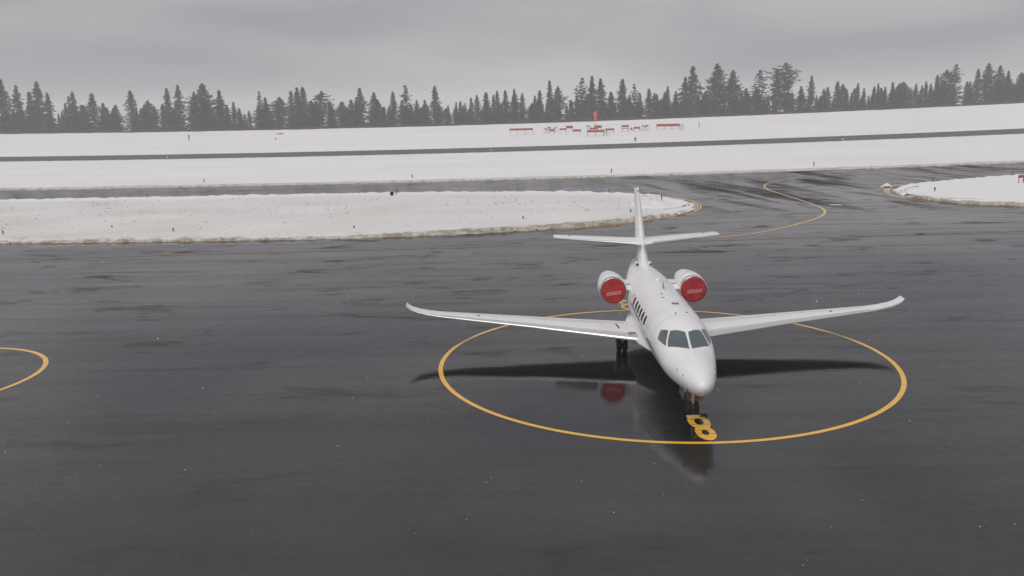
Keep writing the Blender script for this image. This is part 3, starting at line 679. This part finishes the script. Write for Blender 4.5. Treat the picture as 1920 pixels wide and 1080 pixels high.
board(32.6, 297, 1.95, 3.2, R(82), .35, 'dark end board set square to the medium long board', None)
board(57.0, 315.4, 1.85, 8.3, 0, .55, 'long thick red board on legs beyond the ring, topped with snow', None)
board(61.0, 310.5, 1.9, 2.6, R(75), .4, 'short board set square to the long thick red board', None)
# windsock
ws = empty('windsock', (33.34, 339.5, terr(33.34, 339.5) + .1)); tag(ws, 'limp orange windsock hanging from its pole above the red boards', 'windsock')
MB().tube([(0, 0, -.3), (0, 0, 6.1)], [.09, .05], 8).build('pole', M['leg'], ws, True)
MB().tube([(.45 * math.cos(a), .45 * math.sin(a), 6.0) for a in frange(0, 2 * math.pi, .5)], .03, 6).build('hoop', M['leg'], ws)
vs = []; fs = []
pf = [(6.0, .47), (5.4, .56), (4.8, .62), (4.2, .50), (3.6, .40), (3.0, .30), (2.5, .24)]
for i, (z, r) in enumerate(pf):
    for k in range(14):
        a = 2 * math.pi * k / 14; rr = r * (1 + .18 * math.sin(a * 4 + i)); vs.append((rr * math.cos(a) + .02 * i, rr * math.sin(a) - .03, z))
for i in range(len(pf) - 1):
    for k in range(14): fs.append((i * 14 + k, i * 14 + (k + 1) % 14, (i + 1) * 14 + (k + 1) % 14, (i + 1) * 14 + k))
mesh('sock', vs, fs, M['orange'], ws, True)

# ------------------------------------------------------------ edge posts, lamps, small signs
def post(x, y, h, label, group, r=.055, z0=.2):
    e = empty('edge_marker', (x, y, terr(x, y) + z0)); tag(e, label, 'marker post', group)
    MB().tube([(0, 0, -.25), (0, 0, h * .8)], r, 8).build('stem', M['leg'], e, True)
    MB().rev([(h * .72, r * 1.1), (h * .78, r * 1.35), (h * .97, r * 1.3), (h, r * .9)], (0, 0, 0), 'Z', 10).build('cap', M['bluecap'], e, True)
for x, y, h in ((-46.5, 79.3, .45), (-38, 82.6, .28), (-30.6, 78.5, .45), (-14.1, 77.9, .36), (1.2, 82, .38), (11.8, 85, .48)):
    post(x, y, h, 'thin dark marker post in the long snow island along its dirty apron side edge', 'marker posts along the dirty edge of the snow island')
post(16.7, 95.8, .75, 'taller dark marker post near the rounded tip of the long snow island', None, .07)
for x, y, h in ((-47, 113.1, .65), (-14.35, 110.2, .85), (1.0, 110.5, .5), (12, 105.9, .5)):
    post(x, y, h, 'thin dark marker post on the clean far edge of the long snow island', 'marker posts along the far edge of the snow island')
for x, y, h in ((-48.7, 139.5, .6), (-15.5, 139.6, .6), (16.2, 139, .7), (48.7, 140, .7)):
    post(x, y, h, 'dark marker post in the snow strip between taxiway and runway', 'marker posts in the middle snow strip', .08)
for x, y, h in ((53.1, 109.3, .55), (48.2, 98.7, .5), (65.8, 114.3, .6)):
    post(x, y, h, 'dark marker post on the small snow island across the connecting taxiway', 'marker posts on the small snow island', .08)
post(-117.2, 324.1, 1.9, 'dark upright post alone on the far snow beyond the runway, no boards near', None, .22)
post(37.9, 263.7, 1.1, 'dark squat post at the runway edge below the red boards', None, .25)
post(67.8, 314.1, 2.3, 'slim tall post beyond the end of the long thick red board', None, .09)
cn = empty('trail_cone', (-83.9, 318, terr(-83.9, 318) + .1)); tag(cn, 'small dark cone on the far snow beside a low dark block', 'cone')
MB().rev([(-.1, .6), (0, .6), (.05, .35), (.9, .1), (.95, .02)], (0, 0, 0), 'Z', 12).build('body', M['leg'], cn, True); MB().box((0, 0, .02), (1.3, 1.3, .06)).build('base', M['black'], cn)
lb = empty('low_block', (-90.6, 350.6, terr(-90.6, 350.6) + .1)); tag(lb, 'low long dark block half buried in the far snow', 'block')
MB().box((0, 0, .18), (2.6, .8, .42), rz=.1).build('body', M['leg'], lb); MB().box((.3, 0, .44), (1.4, .7, .12), rz=.1).build('lid', M['black'], lb)
c2 = empty('ground_cone', (44.4, 319.4, terr(44.4, 319.4) + .1)); tag(c2, 'small grey cone shaped marker between two of the red boards', 'cone')
MB().rev([(-.1, .75), (.1, .7), (.9, .2), (1.0, .04)], (0, 0, 0), 'Z', 12).build('body', M['leg'], c2, True); MB().box((0, 0, 0), (1.6, 1.6, .08)).build('base', M['leg'], c2)
bs = empty('box_sign', (-14.75, 109.0, terr(-14.75, 109) + .3)); tag(bs, 'small black box sign at the far edge of the long snow island', 'sign')
MB().box((0, 0, .28), (.42, .16, .42)).build('face', M['dark'], bs)
for x in (-.14, .14): MB().tube([(x, 0, -.2), (x, 0, .1)], .03, 6).build('leg', M['leg'], bs)
for x, y in ((-85.8, 221.2), (-4.4, 221.6), (84, 221.4)):
    e = empty('runway_light', (x, y, terr(x, y) + .18)); tag(e, 'pale runway edge lamp on the near edge of the runway', 'lamp', 'lamps along the runway edge')
    MB().tube([(0, 0, -.25), (0, 0, .38)], .05, 8).build('stem', M['leg'], e); MB().rev([(.36, .10), (.42, .16), (.56, .15), (.66, .04)], (0, 0, 0), 'Z', 12).build('lens', M['bulb'], e, True)
rs = empty('red_sign', (61.9, 104.8, terr(61.9, 104.8) + .2), R(10)); tag(rs, 'red brown sign board on legs standing on the small snow island', 'sign')
MB().box((0, 0, .85), (1.7, .12, .34)).build('face', M['panel'], rs); MB().box((.25, 0, .40), (.9, .10, .26)).build('lower_plate', M['panel'], rs)
for x in (-.7, -.1, .7): MB().tube([(x, .08, -.25), (x, .08, .95)], .045, 6).build('leg', M['leg'], rs)

# ------------------------------------------------------------ snow lumps, grass and clods
rnd = random.Random(11)
fF, fB = curve(ISL_F), curve(ISL_B); rF, rB = curve(RIS_F), curve(RIS_B)
def lump(mb, p, r, flat=.6):
    t = [Vector((0, 0, flat)), Vector((1, 0, 0)), Vector((0, 1, 0)), Vector((-1, 0, 0)), Vector((0, -1, 0)), Vector((0, 0, -.5))]
    a = rnd.random() * 6.28; m = Matrix.Rotation(a, 3, 'Z')
    vs = [Vector(p) + (m @ v) * r * rnd.uniform(.6, 1.3) for v in t]
    mb.add(vs, [(0, 1, 2), (0, 2, 3), (0, 3, 4), (0, 4, 1), (5, 2, 1), (5, 3, 2), (5, 4, 3), (5, 1, 4)])
mb = MB(); cnt = 0
while cnt < 1900:
    x = rnd.uniform(-75, 14); a, b = fF(x), fB(x); v = rnd.betavariate(2.2, 1.6); y = a + 2 + (b - a - 6) * v
    if noise.noise((x * .12, y * .16, 2)) < rnd.uniform(-.55, .6): continue
    lump(mb, (x, y, terr(x, y) + .34), rnd.choice([.04, .05, .05, .06, .08, .11]) * rnd.uniform(.7, 1.3), .5); cnt += 1
tag(mb.build('dirt_clods', M['clod']), 'scattered dark dirt clods strewn over the long snow island', 'dirt', kind='stuff')
mb = MB()
for i in range(9000):
    if rnd.random() < .8: x = rnd.uniform(-60, 16); d = abs(rnd.gauss(0, .55)) * (1 + .6 * noise.noise((x * .12, 3, 0))); y = fF(x) + .1 + d; z = terr(x, y) + .30 * sstep(0, .6, d)
    else: x = rnd.uniform(44.3, 60); d = abs(rnd.gauss(0, .4)); y = rF(x) + .1 + d; z = terr(x, y) + .26 * sstep(0, .6, d)
    if noise.noise((x * .5, 7.7, 0)) < rnd.uniform(-.5, .3): continue
    a = rnd.random() * 6.28; w = rnd.uniform(.012, .03); h = rnd.uniform(.04, .16); l = rnd.uniform(-.10, .10)
    mb.add([(x, y, z - .03), (x + w * math.cos(a), y + w * math.sin(a), z - .03), (x + l, y + l * .6, z + h)], [(0, 1, 2)])
tag(mb.build('dead_grass', M['grass']), 'tan dead grass poking through the ploughed snow bank edges', 'grass', kind='stuff')
mb = MB()
for i in range(150):
    x = rnd.uniform(-60, 19); a, b = fF(x), fB(x); y = b + rnd.gauss(0, .25) if rnd.random() < .7 else a + rnd.gauss(.1, .3)
    lump(mb, (x, y, terr(x, y) + .16), rnd.uniform(.04, .13), .8)
for i in range(60): 
    x = rnd.uniform(16.5, 19.6); a, b = fF(x), fB(x); lump(mb, (x, rnd.choice([a, b]) + rnd.gauss(0, .2), terr(x, b) + .10), rnd.uniform(.05, .16), .8)
o = mb.build('snow_lumps', M['snow']); tag(o, 'broken snow lumps along the rim of the long snow island', 'snow', kind='stuff')
lump_mb = MB(); lump(lump_mb, (0, 0, .15), .55, .7); lump(lump_mb, (.5, .2, .08), .4, .5); lump(lump_mb, (-.7, -.1, .05), .4, .4)
sc = lump_mb.build('snow_chunk', M['snow']); sc.location = (46.3, 106.9, terr(46.3, 106.9)); tag(sc, 'white snow chunk lying on pavement at the tip of the small snow island', 'snow chunk')
# low mound of dirty snow near the island tip
vs = []; fs = []; n = 26
for i in range(n + 1):
    for j in range(n + 1):
        u, v = -1 + 2 * i / n, -1 + 2 * j / n; x, y = 15.0 + u * 2.5, 91.5 + v * 3.6; r = min(1, math.hypot(u, v)); x, y = (x, y) if math.hypot(u, v) <= 1 else (15.0 + 2.5 * u / math.hypot(u, v), 91.5 + 3.6 * v / math.hypot(u, v))
        z = terr(x, y) + .30 + .62 * max(0, 1 - r) ** .8 * (1 + .9 * noise.fractal((x * .8, y * .6, 3), .9, 2.1, 5)) - (.12 if r > .9 else 0)
        vs.append((x, y, z))
for i in range(n):
    for j in range(n): fs.append((i * (n + 1) + j, (i + 1) * (n + 1) + j, (i + 1) * (n + 1) + j + 1, i * (n + 1) + j + 1))
mo = mesh('snow_mound', vs, fs, M['snow'], None, False)
at = mo.data.attributes.new('dirt', 'FLOAT', 'POINT'); at.data.foreach_set('value', [max(0, .75 * (1 - 1.1 * math.hypot(v[0] - 15, (v[1] - 91.5) * .65) / 2.5)) for v in vs])
tag(mo, 'dirty ploughed snow mound near the tip of the long snow island', 'snow mound')
# brush along the crest
mb = MB()
for i in range(7000):
    x = rnd.uniform(-260, 270); y = 384 + abs(rnd.gauss(0, 5)); z = terr(x, y) + rnd.uniform(-.2, .2); h = rnd.uniform(.4, 1.5) * (1 + .5 * noise.noise((x * .1, 0, 0)))
    w = rnd.uniform(.15, .45); l = rnd.uniform(-.4, .4)
    mb.add([(x - w, y, z - .2), (x + w, y + .2, z - .2), (x + l + w * .3, y, z + h), (x + l - w * .3, y + .1, z + h * .9)], [(0, 1, 2, 3)])
tag(mb.build('brush', M['brush']), 'dark bare brush along the crest of the snowy rise', 'brush', kind='stuff')

# ------------------------------------------------------------ conifers
def conifer_meshes(kind, seed):
    rg = random.Random(seed); mb = MB()
    if kind == 'spire': base, rmax, lev, nb, gap = .05, .19, 34, 8, .08
    elif kind == 'fir': base, rmax, lev, nb, gap = .05, .27, 30, 9, .12
    elif kind == 'airy': base, rmax, lev, nb, gap = .12, .25, 20, 7, .25
    elif kind == 'broad': base, rmax, lev, nb, gap = .06, .31, 30, 11, .12
    else: base, rmax, lev, nb, gap = .15, .29, 22, 9, .20          # 'pine'
    def prof(t):
        if kind == 'spire': return rmax * (1 - t) ** .8 * (.8 + .4 * rg.random()) + .004
        if kind == 'fir': return rmax * (1 - t) ** .72 * (.7 + .5 * rg.random()) * (.88 + .16 * math.sin(t * 11 + seed)) + .008
        if kind == 'broad': return rmax * min(1, (1 - t) * 2.1) ** .65 * (.82 + .18 * math.sin(t * 9 + seed)) + .01
        if kind == 'airy': return rmax * (.35 + .65 * (1 - t)) * min(1, (1 - t) * 4) ** .7 * (.7 + .5 * rg.random()) + .006
        return rmax * min(1, (1 - t) * 2.6) ** .6 * (.75 + .35 * math.sin(t * 7 + seed)) + .008
    lean = [(.012 * math.sin(3 * k / 10 + seed), .012 * math.cos(2.3 * k / 10 + seed)) for k in range(11)]
    side = rg.uniform(0, 6.28)
    for i in range(lev):
        t = i / (lev - 1) if lev > 1 else 0; z0 = base + (1 - base) * t ** .95
        for b in range(nb):
            if rg.random() < gap: continue
            a = 2 * math.pi * (b + rg.random()) / nb + i * 1.3
            Lb = prof(t) * rg.uniform(.55, 1.18) * (1 + .16 * math.cos(a - side))
            z = z0 + rg.uniform(-.5, .5) / lev; dr = rg.uniform(.05, .45) if kind in ('spire', 'fir') else rg.uniform(-.35, .25)
            k = max(2, int(Lb / .030)); ca, sa = math.cos(a), math.sin(a)
            for j in range(k + 1):
                u = (j + rg.uniform(.1, .9)) / (k + 1); r = Lb * (.12 + .92 * u); zz = z - dr * r * u + rg.uniform(-.008, .008)
                wj = (.016 + .015 * (1 - u)) * rg.uniform(.7, 1.5) * (1.25 if kind in ('airy', 'pine') else 1.0); ln = rg.uniform(.020, .042)
                tw = rg.uniform(-.7, .7); px, py = -math.sin(a + tw), math.cos(a + tw); ox, oy = math.cos(a + tw), math.sin(a + tw); up = rg.uniform(-.02, .014)
                c = Vector((ca * r, sa * r, zz))
                mb.add([c + Vector((-ox * ln * .6, -oy * ln * .6, .010)), c + Vector((px * wj, py * wj, rg.uniform(-.012, .006))), c + Vector((ox * ln, oy * ln, up)), c + Vector((-px * wj, -py * wj, rg.uniform(-.012, .006)))], [(0, 1, 2), (0, 2, 3)])
                if rg.random() < .5: mb.add([c + Vector((0, 0, .016)), c + Vector((ox * ln, oy * ln, -.004)), c + Vector((-ox * ln * .4, -oy * ln * .4, -.020))], [(0, 1, 2)])
    cr = mb.build('crown', M['leaf2'] if kind in ('airy', 'pine') else M['leaf'])
    tb = MB(); tb.tube([(0, 0, -.03), (.003, 0, .25), (-.003, .003, .6), (0, 0, .985)], [.016, .012, .007, .002], 7)
    if kind in ('airy', 'pine'):
        for i in range(14):
            z = .25 + .6 * rg.random(); a = rg.random() * 6.28; L_ = prof((z - base) / (1 - base)) * .8
            tb.tube([(0, 0, z), (math.cos(a) * L_ * .6, math.sin(a) * L_ * .6, z + .01), (math.cos(a) * L_, math.sin(a) * L_, z + .03)], [.004, .003, .001], 4)
    tr = tb.build('trunk', M['bark'], None, True)
    md = (cr.data, tr.data)
    bpy.data.objects.remove(cr); bpy.data.objects.remove(tr)
    return md
PROTO = {}
for kind, nvar in (('spire', 5), ('fir', 7), ('airy', 3), ('broad', 4), ('pine', 3)):
    PROTO[kind] = [conifer_meshes(kind, 31 * i + len(kind) * 7) for i in range(nvar)]
KIND = {'spire': 'narrow pointed conifer', 'fir': 'conical fir', 'airy': 'open ragged pine', 'broad': 'broad dense conifer', 'pine': 'rounded pine', 'fill': 'hazy conifer'}
ZONES = ((-195, 'behind the bare snow crest far from the boards'), (-150, 'well off on the side of the lone dark post'), (-100, 'behind the lone dark post on the far snow'), (-62, 'behind the low dark block and cone on the snow'), (-25, 'between the low dark block and the long lone board'), (8, 'behind the long lone red board'), (26, 'behind the ring of boards, short of the windsock'),
         (46, 'right behind the windsock'), (72, 'between the windsock and the long thick board'), (92, 'behind the long thick red board'), (125, 'behind the slim tall post past the boards'), (165, 'past the slim tall post, over open snow'), (205, 'over open snow beyond the tall trees'), (400, 'where the wood stands highest on the rise'))
def tree_label(x, h, kind):
    size = 'very tall' if h > 20 else 'tall' if h > 16.5 else 'middling' if h > 12.5 else 'short' if h > 9 else 'low'
    return '%s %s %s' % (size, KIND[kind], next(z for lim, z in ZONES if x < lim))
def tree(x, y, h, kind, wide=1.0, label=None, group=None):
    cd, td = PROTO[kind][rnd.randrange(len(PROTO[kind]))]
    e = empty('conifer_tree', (x, y, terr(x, y) - .1), rnd.random() * 6.28); wide *= rnd.uniform(.88, 1.2); e.scale = (h * wide, h * wide, h)
    tag(e, label or tree_label(x, h, kind), 'tree', group or 'conifers of the far tree line')
    for nm, d in (('crown', cd), ('trunk', td)):
        o = bpy.data.objects.new(nm, d); col.objects.link(o); o.parent = e
    return e
# (x, y, height, kind, widening)
TREES = [
(-226.5,400.3,24,'f',1),(-222.2,404.4,21.6,'f',.9),(-224.8,419.6,19.2,'f',1),(-217.6,413.7,23.4,'f',1),(-206.5,400.5,18,'f',1.1),(-207.2,409.7,9.3,'s',1),(-202.2,410.9,16.7,'a',.9),(-196.1,402.3,18.4,'f',1),(-200.1,417.8,13.2,'f',1),
(-186.9,401.1,17.6,'f',1.15),(-186.4,408.6,10.9,'s',1),(-185.6,412,11.5,'s',1),(-180.5,409.6,12.6,'f',1.2),(-174.8,413.8,19.1,'f',1),(-171.4,417.9,9,'s',1),(-168.3,423.8,12.4,'f',1),(-154.8,405.7,19.7,'s',.9),(-153.4,415.5,21.3,'f',1),(-146.5,416.8,18.3,'f',1),
(-138.5,405.9,21.3,'b',.95),(-128.7,398,18,'f',1),(-130.8,424.3,13.6,'f',1),(-122,406.1,7.5,'s',1),(-118.4,406.5,9.1,'f',1),(-117.6,422.1,18.3,'a',.75),(-111.2,413.8,7.9,'f',1),(-106.2,410.7,13.1,'f',1),(-101.7,418.9,17.9,'f',1.1),(-94.1,398.8,18.5,'s',1.1),(-95.7,417.1,19.4,'f',1.1),
(-85.2,408.1,17.1,'p',1.1),(-80.3,400.5,12.5,'f',1.2),(-76.6,415.8,9.9,'f',1),(-70.1,423.1,18.8,'f',1.1),(-60.5,403.6,15.9,'f',1.15),(-57.8,415,9.9,'s',1),(-52.3,406.1,16,'s',1.2),(-48,418,19.3,'a',.9),(-42.8,417.5,12.6,'f',1),(-37.7,403.9,12,'f',1),
(-34.3,420.4,18.6,'f',.95),(-28,415.8,9.9,'s',1),(-24.2,416.4,11.1,'s',1),(-22.7,420.1,10.9,'s',1),(-19.7,409.6,10.5,'s',1),(-17.3,418.5,12.9,'f',.9),(-14.6,421.7,14.1,'f',.9),(-9.8,400.8,14.4,'s',1.2),(-6.7,420.9,14.1,'s',1.1),(-4.8,408.6,15.3,'f',.85),
(-1.1,411,15.5,'s',1.1),(3,402,15.5,'f',.9),(6.8,416.9,14.3,'s',1.2),(12.4,405.9,12.5,'s',1.1),(15.2,421.5,15.4,'s',1.1),(19.1,405.4,18.9,'s',1),(23.3,413.2,16.6,'b',.9),(28.9,408.8,10.4,'s',1),(34.8,414.5,19.9,'a',1),(38.2,403.3,20.1,'f',.95),
(42,402.9,18.8,'f',1),(48.4,418.2,13.5,'f',1.2),(53.9,418.3,19.2,'s',1.25),(56.5,413.3,11.8,'f',1),(60,422.9,16.7,'a',.8),(60,403.6,12.1,'f',1),(66.8,421,14.4,'s',1.2),(67.5,402.6,11.3,'s',1),(76.2,424,15.2,'s',1.1),(78.3,414.8,12.6,'f',1),
(82.6,414.4,18.7,'f',1),(88,424.2,23.8,'f',1.0),(92.5,419.2,10.7,'f',1),(98.4,419.3,24.3,'b',.95),(103.0,407.5,20.6,'b',.75),(107.3,408,10.7,'f',1),(108,400.3,9.4,'s',1),(114,403.2,20.1,'a',1.1),(121.8,403.8,20.3,'f',.8),(131.2,421.2,23.4,'p',1.15),
(132.2,401.4,12.2,'f',1),(138.4,406,16.7,'f',.9),(146.1,411.3,10.9,'f',1),(155.9,420.9,14.3,'s',1.3),(161.6,424.1,10.4,'s',1),(161.3,417.1,8.8,'f',1),(158.8,403.8,12.6,'s',1),(165.2,412.7,10.4,'s',1),(171.8,417.1,11.2,'f',.9),(166.2,399.4,11.8,'s',.9),
(176.6,416.4,10.7,'s',1),(176.3,407.9,12.3,'s',1),(182.1,413.9,11.8,'b',1.2),(188.3,416.1,8.7,'f',1),(193.6,416.1,10.6,'f',1),(193.6,412.1,12.1,'s',1),(196.3,413,11.1,'s',1),(194.4,403.4,14.5,'s',1.1),(202.5,411.4,16.7,'p',1.2),(201.5,401.4,18.4,'a',1.1),
(213.3,411,11.1,'f',1),(217.5,412.5,16.5,'f',1),(225.5,418.9,18.9,'b',.9),(225.4,408.6,17.3,'f',1),(223.6,398.5,14.4,'f',1),(237.5,412.2,13.8,'b',1)]
KN = {'f': 'fir', 's': 'spire', 'a': 'airy', 'b': 'broad', 'p': 'pine'}
for x, y, h, k, w in TREES: tree(x, y, h, KN[k], w)
for i in range(190):                                     # smaller trees close the gaps low down
    x = -275 + 560 * (i + rnd.random()) / 190; y = rnd.uniform(402, 450)
    h = rnd.triangular(5.5, 14.0, 9.0) * (1.15 if x < -60 or 20 < x < 60 else 1.0)
    tree(x, y, h, rnd.choice(['fir', 'fir', 'spire', 'broad']), rnd.uniform(1.0, 1.5), tree_label(x, h, 'fill'), 'low conifers between the taller trees')

# ------------------------------------------------------------ a few falling flakes
mb = MB(); rf = random.Random(77)
for i in range(480):
    y = rf.uniform(3, 60); x = rf.uniform(-.65, .65) * y; z = rf.uniform(.2, 11)
    lump_r = rf.uniform(.0035, .009); c = Vector((x, y, z))
    mb.add([c + Vector((lump_r, 0, 0)), c + Vector((-lump_r, lump_r * .4, 0)), c + Vector((0, -lump_r, .3 * lump_r)), c + Vector((0, 0, lump_r * 1.3))], [(0, 1, 2), (0, 3, 1), (1, 3, 2), (2, 3, 0)])
tag(mb.build('snowflakes', M['whitepaint']), 'sparse snowflakes drifting down over the apron', 'snowflakes', kind='stuff')

# ------------------------------------------------------------ haze
hm = bpy.data.materials.new('haze'); hm.use_nodes = True; t = hm.node_tree; t.nodes.clear()
ho = N(t, 'ShaderNodeOutputMaterial'); hv = N(t, 'ShaderNodeVolumePrincipled', inp={'Color': (0.985, 0.985, 0.99, 1), 'Density': 0.0007, 'Anisotropy': 0.0})
t.links.new(hv.outputs[0], ho.inputs['Volume'])
hz = MB().box((0, 690, 15.0), (3040, 1660, 46.0)).build('haze', hm); tag(hz, 'thin pale grey haze over the whole airfield', 'haze', kind='stuff')
